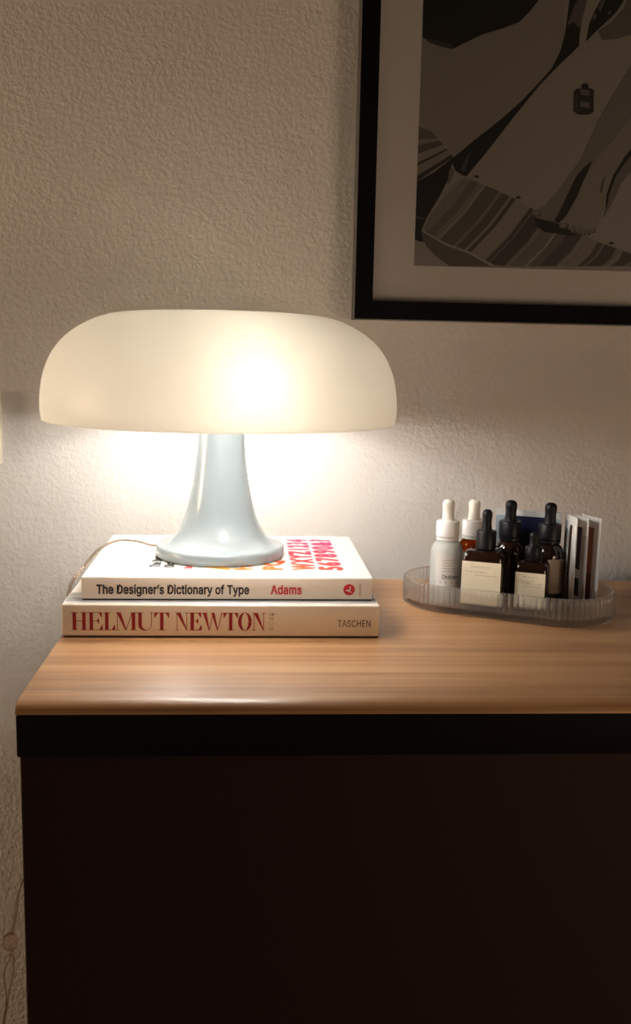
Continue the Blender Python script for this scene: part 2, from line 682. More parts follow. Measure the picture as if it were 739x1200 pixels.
    def at_top(s):                                     # s in pixels along x
        for a, b in zip(top[1:], top[2:]):
            if a[0] <= s <= b[0]:
                k = (s - a[0]) / (b[0] - a[0])
                return (s, a[1] + (b[1] - a[1]) * k)

    def down(p):
        best = 1e9
        dx, dy = -.65, .76
        for a, b in list(zip(seam, seam[1:])) + [((578.5, 312), (1200, 312))]:
            ex, ey = b[0] - a[0], b[1] - a[1]
            den = dx * ey - dy * ex
            if abs(den) < 1e-9:
                continue
            tt = ((a[0] - p[0]) * ey - (a[1] - p[1]) * ex) / den
            uu = ((a[0] - p[0]) * dy - (a[1] - p[1]) * dx) / den
            if tt > 0 and -1e-6 <= uu <= 1 + 1e-6:
                best = min(best, tt)
        if best > 1e8:
            best = 0
        m = (p[0] + dx * best * .5 + 2.2, p[1] + dy * best * .5 + 1.5)
        return [p, m, (p[0] + dx * best, p[1] + dy * best)]

    stripes = [(552, 561, .13), (566, 569, .27), (569, 585, .10), (588, 597, .085), (597, 600, .24), (600, 604, .06), (604, 620, .25), (621, 625, .06),
               (626, 640, .055), (644, 656, .15), (657, 659, .30), (659, 668, .12), (668, 682, .065), (684, 686, .26), (690, 700, .22), (700, 706, .07), (708, 722, .055), (726, 729, .24), (730, 742, .07), (746, 758, .05)]
    for a, b, v in stripes:
        A, B = down(at_top(a)), down(at_top(b))
        poly(A + B[::-1], v)
    # piping and side of the cushion
    poly([(494, 270), (522, 286), (550, 296), (578.5, 312), (527, 312), (510, 300), (499, 288), (494.5, 278)], .10)
    poly([(494, 269), (522, 285), (550, 295), (579, 311), (575, 312), (549, 297.3), (521, 287.2), (494, 271.5)], .33)
    poly([(494, 270), (500, 254), (518, 231), (537, 212), (538, 213.5), (519, 233), (502, 255), (496, 270)], .30)
    # small dark studs
    for sx, sy in ((558, 207), (607, 231.5), (716, 285)):
        poly([(sx + 3 * cos(a), sy + 1.6 * sin(a)) for a in [2 * pi * i / 8 for i in range(8)]], .01)
    # shadow right of the legs, legs, feet
    poly([(742, 176), (730, 196), (718, 212), (712, 226), (709, 246), (706, 256), (716, 240), (728, 214), (752, 186), (860, 120), (860, 60)], .15)
    poly([(742, 72), (720, 108), (700, 142), (690, 165), (680, 188), (664, 210), (650, 228), (637, 243), (624, 247), (622, 252), (632, 257), (648, 260), (658, 262),
          (668, 246), (677, 228), (688, 204), (704, 178), (740, 140), (860, 20), (860, -40)], .19)
    poly([(675, 206), (684, 196), (694, 188), (687, 204), (676, 230), (666, 248), (657, 263), (649, 259), (660, 238), (668, 220)], .010)
    poly([(860, 30), (742, 134), (716, 166), (694, 194), (684, 210), (676, 230), (664, 252), (655, 261), (654, 265), (660, 267), (668, 265), (672, 271), (677, 273),
          (681, 275), (686, 275.5), (692, 273), (699, 268), (704, 252), (709, 244), (710, 228), (718, 206), (732, 184), (744, 168), (860, 80)], .245)
    poly([(744, 168), (732, 183), (718, 205), (710, 228), (709, 243), (711, 243), (713, 229), (721, 207), (735, 187), (744, 177)], .006)
    poly([(702, 226), (704, 214), (710, 204), (707, 216), (705, 226)], .09)
    # dark sandal shadow and toes
    poly([(625, 254), (634, 257), (648, 260), (657, 264), (668, 271), (676, 276), (664, 276), (650, 273.5), (638, 272), (630, 267), (627, 261)], .008)
    for tx, ty, rx, ry in ((628, 251, 5, 2.2), (660, 265, 5.5, 3.2), (671, 269.5, 2.6, 4.2), (677.5, 271.5, 2.4, 3.8), (683.5, 272.5, 2.2, 3.4), (689, 272, 2.2, 3.0), (694.5, 270.5, 2.4, 2.4)):
        poly([(tx + rx * 1.15 * cos(a), ty + ry * 1.15 * sin(a)) for a in [2 * pi * i / 12 for i in range(12)]], .03)
        poly([(tx - .3 + rx * .85 * cos(a), ty - .4 + ry * .9 * sin(a)) for a in [2 * pi * i / 12 for i in range(12)]], .21)
    # little flask on the slab
    poly([(672, 108), (676, 104), (692, 103.5), (695.5, 106), (695, 131), (690, 134.5), (677, 134.5), (671.5, 130)], .022)
    poly([(681, 105), (681, 100), (683, 97.8), (687, 97.8), (689, 100), (689, 105)], .012)
    poly([(679.5, 104.5), (690, 106), (690, 112.5), (680, 111)], .13)
    poly([(679.5, 119), (690, 120.5), (690.5, 127), (679, 125)], .15)
    poly([(673.5, 112), (676, 110), (675.5, 127), (673, 128)], .06)

    V, F, MI = [], [], []
    wx = lambda p: Vector((min(max(p.x, px0 - .002), px1 + .002), p.y, min(max(p.z, pz0 - .002), pz1 + .002)))
    for k, (pts, mi) in enumerate(polys):
        b = len(V)
        for p in pts:
            q = wx(p)
            V.append((q.x, q.y - k * .000008, q.z))
        F.append(tuple(range(b, b + len(pts))))
        MI.append(mi)
    o = obj('photo_print', (V, F), mats, t)
    bm = bmesh.new()
    bm.from_mesh(o.data)
    for f, mi in zip(bm.faces, MI):
        f.material_index = mi
    bmesh.ops.triangulate(bm, faces=bm.faces[:])
    bm.to_mesh(o.data)
    bm.free()


picture()


# ------------------------------------------------------------------ wall switch
def wall_switch():
    t = thing('light_switch', 'cream square light switch on the wall left of the lamp', 'light switch', (-.3090, WALL_Y - .0004, T + .1527))
    h = .0396
    obj('plate', box(-h, h, -.009, 0, -h, h, .0025, 3), M['switch'], t, smooth=40)
    obj('rocker', box(-.026, .026, -.0125, -.0085, -.026, .026, .0015, 2), M['switch'], t, smooth=40)


wall_switch()

# ------------------------------------------------------------------ books
# Didone capitals in photo-pixel units: cap height 21.5
CAP, ST, HL = 21.5, 4.1, .75


def didone(ch, x0, x1):
    P = []
    q = lambda *p: P.append(list(p))
    r = lambda a, b, c, d: q((a, c), (b, c), (b, d), (a, d))
    serif = lambda c, w, y: r(c - w, c + w, y, y + HL)
    if ch == 'H':
        a, b = x0 + 1.6, x1 - 1.6 - ST
        for s in (a, b):
            r(s, s + ST, 0, CAP); serif(s + ST / 2, ST / 2 + 1.7, 0); serif(s + ST / 2, ST / 2 + 1.7, CAP - HL)
        r(a, b, CAP * .5, CAP * .5 + HL)
    elif ch in 'EL':
        s = x0 + 1.6
        r(s, s + ST, 0, CAP); serif(s + ST / 2, ST / 2 + 1.7, CAP - HL)
        r(x0, x1, 0, HL); q((x1 - 4, HL), (x1, 0), (x1 - .2, CAP * .30), (x1 - .9, CAP * .30))
        if ch == 'E':
            r(s, x1 - .8, CAP - HL, CAP); q((x1 - 4.5, CAP - HL), (x1 - 1.5, CAP * .72), (x1 - .8, CAP * .72), (x1 - .8, CAP))
            r(s, x1 - 4.6, CAP * .5, CAP * .5 + HL); q((x1 - 7, CAP * .53), (x1 - 4.8, CAP * .37), (x1 - 4.2, CAP * .37), (x1 - 4.2, CAP * .67), (x1 - 4.8, CAP * .67))
    elif ch == 'M':
        a, b = x0 + 2.0, x1 - 1.6 - ST
        r(a, a + HL, 0, CAP); serif(a + .4, 2, 0); serif(a, 1.6, CAP - HL)
        mid = (a + b) / 2 + 1.2
        q((a - .3, CAP), (a + ST + .4, CAP), (mid + 1.4, 0), (mid - .2, 0))
        q((mid + .3, 0), (mid + 1.2, 0), (b + .9, CAP), (b, CAP))
        r(b, b + ST, 0, CAP); serif(b + ST / 2, ST / 2 + 1.6, 0); serif(b + ST / 2 + .4, ST / 2 + 1.2, CAP - HL)
    elif ch == 'U':
        a, b = x0 + 1.4, x1 - 2.2
        cyv = CAP * .30
        r(a, a + ST, cyv, CAP); serif(a + ST / 2, ST / 2 + 1.5, CAP - HL)
        r(b, b + HL, cyv, CAP); serif(b + .4, 2, CAP - HL)
        cxo, rxo = (a + b + HL) / 2, (b + HL - a) / 2
        cxi, rxi = (a + ST + b) / 2, (b - a - ST) / 2
        n = 14
        for i in range(n):
            t0, t1 = pi + pi * i / n, pi + pi * (i + 1) / n
            q((cxo + rxo * cos(t0), cyv + (cyv + .3) * sin(t0)), (cxo + rxo * cos(t1), cyv + (cyv + .3) * sin(t1)),
              (cxi + rxi * cos(t1), cyv + (cyv - .8) * sin(t1)), (cxi + rxi * cos(t0), cyv + (cyv - .8) * sin(t0)))
    elif ch == 'T':
        c = (x0 + x1) / 2
        r(c - ST / 2, c + ST / 2, 0, CAP); serif(c, ST / 2 + 1.8, 0); r(x0, x1, CAP - HL, CAP)
        q((x0, CAP), (x0, CAP * .70), (x0 + .7, CAP * .70), (x0 + 4, CAP - HL)); q((x1, CAP), (x1 - 4, CAP - HL), (x1 - .7, CAP * .70), (x1, CAP * .70))
    elif ch == 'N':
        a, b = x0 + 1.8, x1 - 1.8
        r(a, a + HL, 0, CAP); serif(a + .4, 2, 0); r(b - HL, b, 0, CAP); serif(b - .4, 2, CAP - HL); serif(a, 1.6, CAP - HL)
        q((a - .3, CAP), (a + ST + .6, CAP), (b, 0), (b - .8, 0), (b - ST * .35, 1.0))
    elif ch == 'W':
        w = x1 - x0
        xs = [x0 + 1.0, x0 + w * .33, x0 + w * .50, x0 + w * .72, x1 - 1.2]
        q((xs[0], CAP), (xs[0] + ST + .4, CAP), (xs[1] + 1, 0), (xs[1], 0))
        q((xs[1] + .2, 0), (xs[1] + 1, 0), (xs[2] + 1.4, CAP), (xs[2] + .6, CAP))
        q((xs[2] - ST * .4, CAP), (xs[2] + ST * .6, CAP), (xs[3] + 1, 0), (xs[3], 0))
        q((xs[3] + .2, 0), (xs[3] + 1, 0), (xs[4] + .4, CAP), (xs[4] - .4, CAP))
        serif(xs[0] + ST / 2, ST / 2 + 1.3, CAP - HL); serif(xs[4], 1.8, CAP - HL)
    elif ch == 'O':
        c, n = (x0 + x1) / 2, 28
        rx, ry = (x1 - x0) / 2, CAP / 2 + .4
        for i in range(n):
            t0, t1 = 2 * pi * i / n, 2 * pi * (i + 1) / n
            q((c + rx * cos(t0), CAP / 2 + ry * sin(t0)), (c + rx * cos(t1), CAP / 2 + ry * sin(t1)),
              (c + (rx - ST) * cos(t1), CAP / 2 + (ry - HL) * sin(t1)), (c + (rx - ST) * cos(t0), CAP / 2 + (ry - HL) * sin(t0)))
    V, F = [], []
    for p in P:
        k = len(V)
        V += p
        F.append(tuple(range(k, k + len(p))))
    return V, F


def book_newton():
    # local origin: lower front left corner of the spine
    w, d, h = .2645, .214, .0286
    t = thing('book', 'thick champagne hardcover with large dark red serif capitals on the spine, under the other book', 'book', (-.1562, .798, T), 0, 'stacked books under the lamp')
    obj('spine', box(0, w, 0, .004, .0013, h, .0019, 4), M['hn_jacket'], t, smooth=50)
    obj('back_cover', box(.0015, w - .0005, .0025, d, 0, .0024, .0004, 1), M['hn_board'], t)
    obj('front_cover', box(.0006, w - .0006, .003, d, h - .0026, h, .0008, 2), M['hn_cover'], t)
    obj('page_block', box(.004, w - .004, .004, d - .004, .0024, h - .0026), M['paper'], t)
    # grey printed band along the front of the cover with a pale strip in it
    z = h + .0001
    obj('cover_print', merge(([(.002, .009, z), (w - .002, .009, z), (w - .002, .024, z), (.002, .024, z)], [(0, 1, 2, 3)]),
                             ([(.002, .0285, z), (w - .002, .0285, z), (w - .002, .040, z), (.002, .040, z)], [(0, 1, 2, 3)])), M['hn_grey'], t)
    spots = []
    for k in range(60):
        x, y = random.uniform(.003, w - .003), random.uniform(.030, .038)
        s = random.uniform(.001, .003)
        spots.append(([(x, y, z + .00008), (x + s, y, z + .00008), (x + s, y + .0012, z + .00008), (x, y + .0012, z + .00008)], [(0, 1, 2, 3)]))
    obj('cover_highlights', merge(*spots), M['white_ink'], t)
    # spine lettering
    ext = [('H', 83.4, 101.8), ('E', 103, 120), ('L', 121, 134.5), ('M', 134.5, 159.5), ('U', 160, 178.6), ('T', 180.2, 197.6),
           ('N', 204.5, 220.5), ('E', 221, 236), ('W', 236, 261), ('T', 261.5, 278.6), ('O', 278.8, 295), ('N', 295.5, 311.3)]
    k = .1605 / 228.3
    kz = .0152 / CAP
    y = -.00012
    gs = []
    for ch, a, b in ext:
        v, f = didone(ch, a, b)
        lay = {i: n for n, q in enumerate(f) for i in q}
        gs.append(([(.0080 + (p[0] - 83) * k, y - .000012 * lay[i], .0066 + p[1] * kz) for i, p in enumerate(v)], f))
    obj('title_lettering', merge(*gs), M['dark_red'], t, label='dark red serif capitals reading HELMUT NEWTON')
    g = text_geo('WORK', -.008, 1.25, w=.0158, h=.0040)
    obj('subtitle_lettering', on_plane(g, (.1755, y, .0062), (0, 0, 1), (-1, 0, 0)), M['ink_grey'], t, label='small grey capitals reading WORK, turned upright')
    g = text_geo('TASCHEN', .004, 1.02, w=.0276, h=.0060)
    obj('publisher_lettering', on_plane(g, (.2292, y, .0098), (1, 0, 0), (0, 0, 1)), M['ink'], t, label='black capitals reading TASCHEN')


def book_type():
    w, d, h = .2447, .1982, .0201
    zb = T + .0286
    t = thing('book', 'white hardcover with coloured alphabet on its cover and beige spine, directly under the lamp', 'book', (-.1415, .8108, zb), radians(.4), 'stacked books under the lamp')
    obj('spine', box(0, w, 0, .0030, .0014, h - .0006, .0006, 2), M['dd_spine'], t, smooth=50)
    obj('back_cover', box(.0004, w - .0004, .0016, d, 0, .0026, .0005, 2), M['hn_board'], t)
    obj('front_cover', box(0, w, .0004, d, h - .0028, h, .0007, 2), M['dd_cover'], t)
    obj('page_block', box(.004, w - .004, .0030, d - .004, .0026, h - .0028), M['paper'], t)
    z = h + .00012
    # cover: hinge groove line and lettering running from the spine to the fore edge
    obj('hinge_groove', ([(.001, .0075, z), (w - .001, .0075, z), (w - .001, .0083, z), (.001, .0083, z)], [(0, 1, 2, 3)]), M['ink_soft'], t)
    rows = [('ABCDEFG', .1012), ('HIJKLMNO', .1257), ('PQRSTUV', .1511), ('WXYZ1234', .1771), ('567890&?', .2010)]
    gs = []
    for s, x in rows:
        g = text_geo(s, 0, 1.26, w=.148, h=.0222, fat=FAT2, plain=True)
        gs.append(on_plane(g, (x + .0222, .030, z), (0, 1, 0), (-1, 0, 0)))
    obj('alphabet_lettering', merge(*gs), M['gradient'], t, label='bold alphabet and numerals printed in a yellow to magenta gradient')
    gs = []
    for s, x, ww in (('The Designer’s', .0545, .082), ('Dictionary of Type', .0670, .105)):
        g = text_geo(s, .016, 1.0, w=ww, h=.0122, fat=FAT1)
        gs.append(on_plane(g, (x + .0095, .0395, z), (0, 1, 0), (-1, 0, 0)))
    obj('cover_title_lettering', merge(*gs), M['ink'], t)
    g = text_geo('Sean Adams', .016, 1.0, w=.056, h=.0076, fat=FAT1)
    obj('cover_author_lettering', on_plane(g, (.0900, .0325, z), (0, 1, 0), (-1, 0, 0)), M['red'], t)
    # spine lettering
    y = -.00012
    g = text_geo('The Designer’s Dictionary of Type', .016, 1.02, fat=FAT1, w=.1276, h=.0106)
    obj('title_lettering', on_plane(g, (.0124, y, .0034), (1, 0, 0), (0, 0, 1)), M['ink'], t, label='bold black lettering reading The Designer’s Dictionary of Type')
    g = text_geo('Adams', .016, 1.03, fat=FAT1, w=.0263, h=.0082)
    obj('author_lettering', on_plane(g, (.1581, y, .0056), (1, 0, 0), (0, 0, 1)), M['red'], t, label='bold red lettering reading Adams')
    c, rr = (.2248, .0100), .0049
    em = obj('publisher_emblem', ([(c[0] + rr * cos(2 * pi * i / 32), y, c[1] + rr * sin(2 * pi * i / 32)) for i in range(32)], [tuple(range(32))]), M['red'], t, label='round red emblem with a white mark')
    y2 = y - .0001
    st = lambda a, b, wd: (lambda dx, dz, L: [(a[0] - dz / L * wd, y2, a[1] + dx / L * wd), (b[0] - dz / L * wd * .5, y2, b[1] + dx / L * wd * .5), (b[0] + dz / L * wd * .5, y2, b[1] - dx / L * wd * .5), (a[0] + dz / L * wd, y2, a[1] - dx / L * wd)])(b[0] - a[0], b[1] - a[1], hypot(b[0] - a[0], b[1] - a[1]))
    f4 = [(0, 1, 2, 3)]
    obj('emblem_mark', merge((st((c[0] + .0010, c[1] + .0028), (c[0] + .0006, c[1] - .0010), .00045), f4), (st((c[0] - .0028, c[1] - .0004), (c[0] + .0026, c[1] - .0024), .0005), f4),
                             (st((c[0] - .0012, c[1] - .0010), (c[0] + .0010, c[1] + .0008), .0004), f4)), M['white_ink'], em)
    g = text_geo('ABRAMS', .010, 1.1, w=.0104, h=.0021)
    obj('publisher_lettering', on_plane(g, (.2332, y, .0152), (0, 0, -1), (1, 0, 0)), M['ink_grey'], t, label='tiny upright lettering reading ABRAMS')


book_newton()
book_type()


# ------------------------------------------------------------------ table lamp
def lamp():
    ox, oy, oz = -.0292, .909, T + .0488
    t = thing('table_lamp', 'mushroom table lamp with glowing opal dome shade and pale blue-white stem', 'lamp', (ox, oy, oz))
    base = [(0, 0), (.0580, 0), (.0592, .0006), (.0598, .0020), (.0598, .0080), (.0592, .0098), (.0578, .0108)]
    flare = spline([(.0578, .0108), (.0500, .0135), (.0430, .0190), (.0376, .0270), (.0330, .0375), (.0292, .0520), (.0262, .0680), (.0236, .0880), (.0219, .1060), (.0208, .1220), (.0204, .1420)], 5)
    prof = base + [(p.x, p.y) for p in flare[1:]] + [(.0190, .1440), (0, .1440)]
    bm = lathe(prof, 96)
    obj('stem', bm, M['lamp_white'], t, smooth=42, label='glossy pale blue-white flared stem and round foot')
    # dome shade: outer skin, rim, inner skin
    outer = spline([(.1595, .1262), (.1606, .1350), (.1603, .1480), (.1575, .1660), (.1505, .1835), (.1390, .1985), (.1230, .2100), (.1050, .2178), (.0850, .2213), (.0450, .2228), (.0010, .2232)], 6)
    o = [(max(p.x, 0), p.y) for p in outer]
    o[-1] = (0, .2232)
    th = .0026
    inner = []
    for i, p in enumerate(o):
        a, b = o[max(i - 1, 0)], o[min(i + 1, len(o) - 1)]
        tx, tz = b[0] - a[0], b[1] - a[1]
        L = hypot(tx, tz)
        inner.append((max(p[0] - tz / L * th, 0), p[1] + tx / L * th))
    inner[0] = (o[0][0] - th, o[0][1])
    inner[-1] = (0, .2232 - th)
    prof = [(o[0][0] - th / 2, o[0][1] - .0008)] + o + inner[::-1]
    obj('shade', lathe(prof, 128, closed=True), M['shade'], t, smooth=60, label='frosted opal dome shade lit from inside')
    # socket hub on the stem with two bulbs lying level, one long arm to the front right, one to the left
    obj('socket_hub', lathe([(0, .1380), (.0190, .1380), (.0190, .1530), (.0160, .1560), (0, .1560)], 40), M['socket'], t, smooth=40)
    for az, r0, zb, el, gm in ((-78, .095, .1440, .05, 'bulb_front'), (155, .026, .1390, 0, 'bulb_weak'), (0, .010, .1560, None, 'bulb_top')):
        bd = Vector((cos(radians(az)), sin(radians(az)), el)) if el is not None else Vector((0, 0, 1))
        p0 = Vector((0, 0, zb))
        bh = obj('bulb_holder', tube([p0 + bd * s for s in ((.010, r0 - .022, r0 - .020, r0) if r0 > .04 else (-.004, 0, .002, r0))], lambda k: .0045 if k < .5 else .0095, 20), M['socket'], t, smooth=40)
        rad = (.0070, .0082, .0125, .0160, .0168, .0150, .0100, .0030)
        pts = [p0 + bd * (r0 + .044 * k / 7) for k in range(8)]
        obj('bulb', tube(pts, lambda k: rad[int(round(k * 7))], 20), M[gm], bh, smooth=80, label='glowing bulb inside the shade')
    # clear twin cord: off the foot, over the book edge, down behind the dresser to a hand switch
    W = lambda x, y, z: Vector((x - ox, y - oy, z + T - oz))
    path = [W(-.085, .9290, .0530), W(-.0960, .9345, .0525), W(-.1110, .9405, .0550), W(-.1284, .9370, .0560), W(-.1404, .9200, .0530), W(-.1475, .9010, .0470), W(-.1545, .8800, .0375), W(-.1600, .8640, .0290),
            W(-.1625, .8640, .0100), W(-.1625, .8750, -.0200), W(-.1625, .9200, -.1000), W(-.1700, 1.0200, -.2300), W(-.2350, 1.0600, -.3200), W(-.2592, 1.0640, -.3710), W(-.2668, 1.0640, -.4080), W(-.2712, 1.0640, -.4310)]
    pts = spline(path, 8)
    bm = bmesh.new()
    for s in (-1, 1):
        side = []
        for i, p in enumerate(pts):
            d = (pts[min(i + 1, len(pts) - 1)] - pts[max(i - 1, 0)]).normalized()
            n = d.cross(Vector((0, 0, 1)))
            n = n.normalized() if n.length > .2 else Vector((1, 0, 0))
            if n.y > 0:
                n = -n
            side.append(p + n * s * .0010)
        tube(side, .0008, 8, bm)
    cordo = obj('cord', bm, M['cord'], t, smooth=60, label='clear twin-wire cord')
    sw = W(-.2735, 1.0640, -.4405)
    bm = lathe([(0, .0100), (.0045, .0098), (.0078, .0070), (.0088, .0020), (.0088, -.0040), (.0080, -.0075), (.0060, -.0090), (0, -.0092)], 24)
    for v in bm.verts:
        v.co = Vector((v.co.x, v.co.y * .8, v.co.z)) + sw
    obj('cord_switch', bm, M['clear_plastic'], cordo, smooth=45, label='clear plastic switch on the cord')
    loop = spline([sw + Vector((.0005, 0, -.009)), sw + Vector((-.001, -.001, -.022)), sw + Vector((-.0055, -.001, -.030)), sw + Vector((-.0080, -.001, -.045)), sw + Vector((-.0060, -.001, -.075)), sw + Vector((-.012, 0, -.11)), sw + Vector((-.03, 0, -.20)), sw + Vector((-.04, -.01, -.34))], 6)
    loop2 = spline([sw + Vector((.0030, 0, -.009)), sw + Vector((.0035, -.001, -.024)), sw + Vector((.0020, -.001, -.042)), sw + Vector((-.003, -.001, -.066)), sw + Vector((-.010, 0, -.105)), sw + Vector((-.028, 0, -.20)), sw + Vector((-.0378, -.01, -.34))], 6)
    bm = tube(loop, .0011, 8)
    tube(loop2, .0011, 8, bm)
    obj('cord_tail', bm, M['cord'], cordo, smooth=60)
    arch = spline([sw + Vector((-.006, -.004, -.024)), sw + Vector((-.004, -.004, -.0165)), sw + Vector((.000, -.004, -.0145)), sw + Vector((.004, -.004, -.0175)), sw + Vector((.0055, -.004, -.024))], 6)
    obj('switch_clip', tube(arch, .0011, 8), M['clear_plastic'], cordo, smooth=60)


lamp()

# ------------------------------------------------------------------ glass tray
TC, TA, TL, TR, TH, TW = Vector((.2442, .9044)), -.461, .0477, .0520, .0258, .0036
TF = .0052                                        # floor thickness


def stadium(u, r):
    """point of the stadium outline at perimeter fraction u with end radius r"""
    per = 4 * TL + 2 * pi * TR
    s = (u % 1.0) * per
    if s < 2 * TL:
        return Vector((-TL + s, -r))
    s -= 2 * TL
    if s < pi * TR:
        a = -pi / 2 + s / TR
        return Vector((TL + r * cos(a), r * sin(a)))
    s -= pi * TR
    if s < 2 * TL:
        return Vector((TL - s, r))
    s -= 2 * TL
    a = pi / 2 + s / TR
    return Vector((-TL + r * cos(a), r * sin(a)))


def tray():
    t = thing('glass_tray', 'clear ribbed glass oval tray holding the dropper bottles', 'tray', (TC.x, TC.y, T), TA)
    ribs, per = 104, 8
    n = ribs * per
    rib = lambda k: .0024 * (abs(sin(pi * k / per)) - .5)
    # (radius offset, z, how much of the rib shows)
    prof = [(-.0040, .0000, 0), (-.0012, .0006, .5), (-.0003, .0020, 1), (0, .0040, 1), (0, .0110, 1), (0, .0180, 1), (0, .0232, 1), (-.0003, .0249, .7), (-.0011, TH, .25), (-.0025, TH, 0),
            (-TW, .0250, 0), (-TW, .0200, 0), (-TW, .0090, 0), (-TW - .0008, TF + .0008, 0), (-TW - .0030, TF, 0)]
    V, F = [], []
    for ro, z, rw in prof:
        for k in range(n):
            p = stadium(k / n, TR + ro + rib(k) * rw)
            V.append((p.x, p.y, z))
    for i in range(len(prof) - 1):
        for k in range(n):
            j = (k + 1) % n
            F.append((i * n + k, i * n + j, (i + 1) * n + j, (i + 1) * n + k))
    F.append(tuple(range(n))[::-1])
    F.append(tuple(range((len(prof) - 1) * n, len(prof) * n)))
    obj('tray_body', (V, F), M['tray'], t, smooth=50)


tray()
FZ = T + TF + .0003                                # bottles stand on the tray floor


# ------------------------------------------------------------------ bottles
def dropper(t, z0, collar_r, collar_h, bulb_r, bulb_h, mc, mb, ring=True):
    c = [(0, z0), (collar_r * .98, z0)]
    n = 72
    prof = [(0, z0), (collar_r * .96, z0), (collar_r, z0 + .0006), (collar_r, z0 + collar_h - .0012), (collar_r * .94, z0 + collar_h), (bulb_r * 1.12, z0 + collar_h + .0002), (0, z0 + collar_h + .0002)]
    bm = lathe(prof, n)
    for v in bm.verts:                              # fine grip ribs
        r = hypot(v.co.x, v.co.y)
        if r > collar_r * .97:
            k = 1 + (.012 if int(round(math.atan2(v.co.y, v.co.x) / (2 * pi) * n)) % 2 else 0)
            v.co.x *= k
            v.co.y *= k
    co = obj('collar', bm, mc, t, smooth=35)
    if ring:
        obj('tamper_ring', lathe([(collar_r * .80, z0 - .0030), (collar_r * .985, z0 - .0030), (collar_r * .985, z0 - .0004), (collar_r * .80, z0 - .0004)], 40, True), mc, co, smooth=35)
    zc = z0 + collar_h
    b, h = bulb_r, bulb_h
    pr = spline([(b * 1.10, 0), (b * .99, h * .10), (b * .91, h * .30), (b * .90, h * .48), (b * .97, h * .66), (b * .98, h * .78), (b * .84, h * .90), (b * .50, h * .975), (0, h)], 4)
    prof = [(0, zc)] + [(max(p.x, 0), zc + p.y) for p in pr[:-1]] + [(0, zc + h)]
    obj('dropper_bulb', lathe(prof, 32), mb, t, smooth=50)


def arc_label(t, r, a0, a1, z0, z1, m, name='label'):
    V, F = [], []
    n = 24
    for k in range(n + 1):
        a = a0 + (a1 - a0) * k / n
        for rr in (r, r + .00012):
            V += [(rr * sin(a), -rr * cos(a), z0), (rr * sin(a), -rr * cos(a), z1)]
    for k in range(n):
        b = 4 * k
        F += [(b + 2, b + 6, b + 7, b + 3), (b, b + 1, b + 5, b + 4), (b + 1, b + 3, b + 7, b + 5), (b, b + 4, b + 6, b + 2)]
    return obj(name, (V, F), m, t, smooth=40)


def wrap(geo, r, a0, z0):
    """lettering laid round a cylinder; angle 0 faces the front"""
    return [(r * sin(a0 + p[0] / r), -r * cos(a0 + p[0] / r), z0 + p[1]) for p in geo[0]], geo[1]


def bar(x, y, w, h):
    n = 6
    return [(x + w * i / n, y + hh) for i in range(n + 1) for hh in (0, h)], [(2 * i, 2 * i + 2, 2 * i + 3, 2 * i + 1) for i in range(n)]


def round_bottle(label, loc, rz, r, top, glass, mc, mb, group=None, body_h=.0560):
    """bottle with rounded shoulder; top = overall height"""
    t = thing('dropper_bottle', label, 'bottle', loc, rz, group)
    nr = .0088
    bulb_h, col_h = .0205, .0150
    zc = top - bulb_h - col_h
    sh = zc - .0035
    prof = [(0, 0)] + [(p.x, p.y) for p in spline([(r * .86, 0), (r * .97, .0010), (r, .0035), (r, .0250), (r, sh - .0140), (r * .985, sh - .0100), (r * .90, sh - .0055), (r * .76, sh - .0022), (nr, sh)], 5)] + [(nr, zc + .004), (0, zc + .004)]
    obj('body', lathe(prof, 64), glass, t, smooth=45)
    dropper(t, zc, .0108, col_h, .0058, bulb_h, mc, mb)
    return t


ta = TA * .78
G = 'dropper bottles in the glass tray'
# frosted bottle with white dropper
a_loc = (.1858, .9085, FZ)
face = math.atan2(a_loc[0], a_loc[1])               # turn so that angle 0 looks at where the photo was taken
t = round_bottle('frosted white bottle with white dropper and a label reading Ordinary', a_loc, -face + radians(4), .0153, .0985, M['frosted'], M['plastic_white'], M['rubber_white'], G)
lb = arc_label(t, .01540, radians(-44), radians(100), .0150, .0468, M['label_white'])
g = text_geo('Ordinary', .008, .96, w=.0172, h=.0050)
r_ = .01560
a_ = radians(-18)
obj('brand_lettering', wrap(g, r_, a_, .0235), M['ink'], lb, label='dark lettering reading Ordinary')
lines = [bar(0, .0420 - .0026 * k, .0125 - (.003 if k % 3 == 2 else 0), .0006) for k in range(5)]
obj('small_print', merge(*[wrap(q, r_, a_, 0) for q in lines]), M['ink_soft'], lb)
obj('label_band', wrap(bar(0, 0, .033, .0011), r_, radians(-44), .0206), M['ink_grey'], lb)
# amber bottle, white dropper
round_bottle('amber bottle with white dropper cap behind the frosted bottle', (.2165, .9345, FZ), .2, .0150, .0952, M['amber'], M['plastic_white'], M['rubber_white'], G)
# dark bottle, black dropper, in front of the standing box
round_bottle('dark amber bottle with black dropper in front of the pale blue carton', (.2510, .9280, FZ), .5, .0150, .0955, M['dark_amber'], M['plastic_black'], M['rubber_black'], G)
# dark bottle with beige label beside the cards
t = round_bottle('dark amber bottle with black dropper and beige label beside the standing sachets', (.2850, .9110, FZ), -.30, .0144, .0960, M['dark_amber'], M['plastic_black'], M['rubber_black'], G)
lb = arc_label(t, .01450, radians(0), radians(150), .0100, .0430, M['label_beige'])
lines = [bar(.012 + .0004 * (k % 3), .0400 - .0026 * k, .0035 + .0012 * (k % 2), .0009) for k in range(11)]
obj('small_print', merge(*[wrap(q, .01468, 0, 0) for q in lines]), M['ink'], lb)


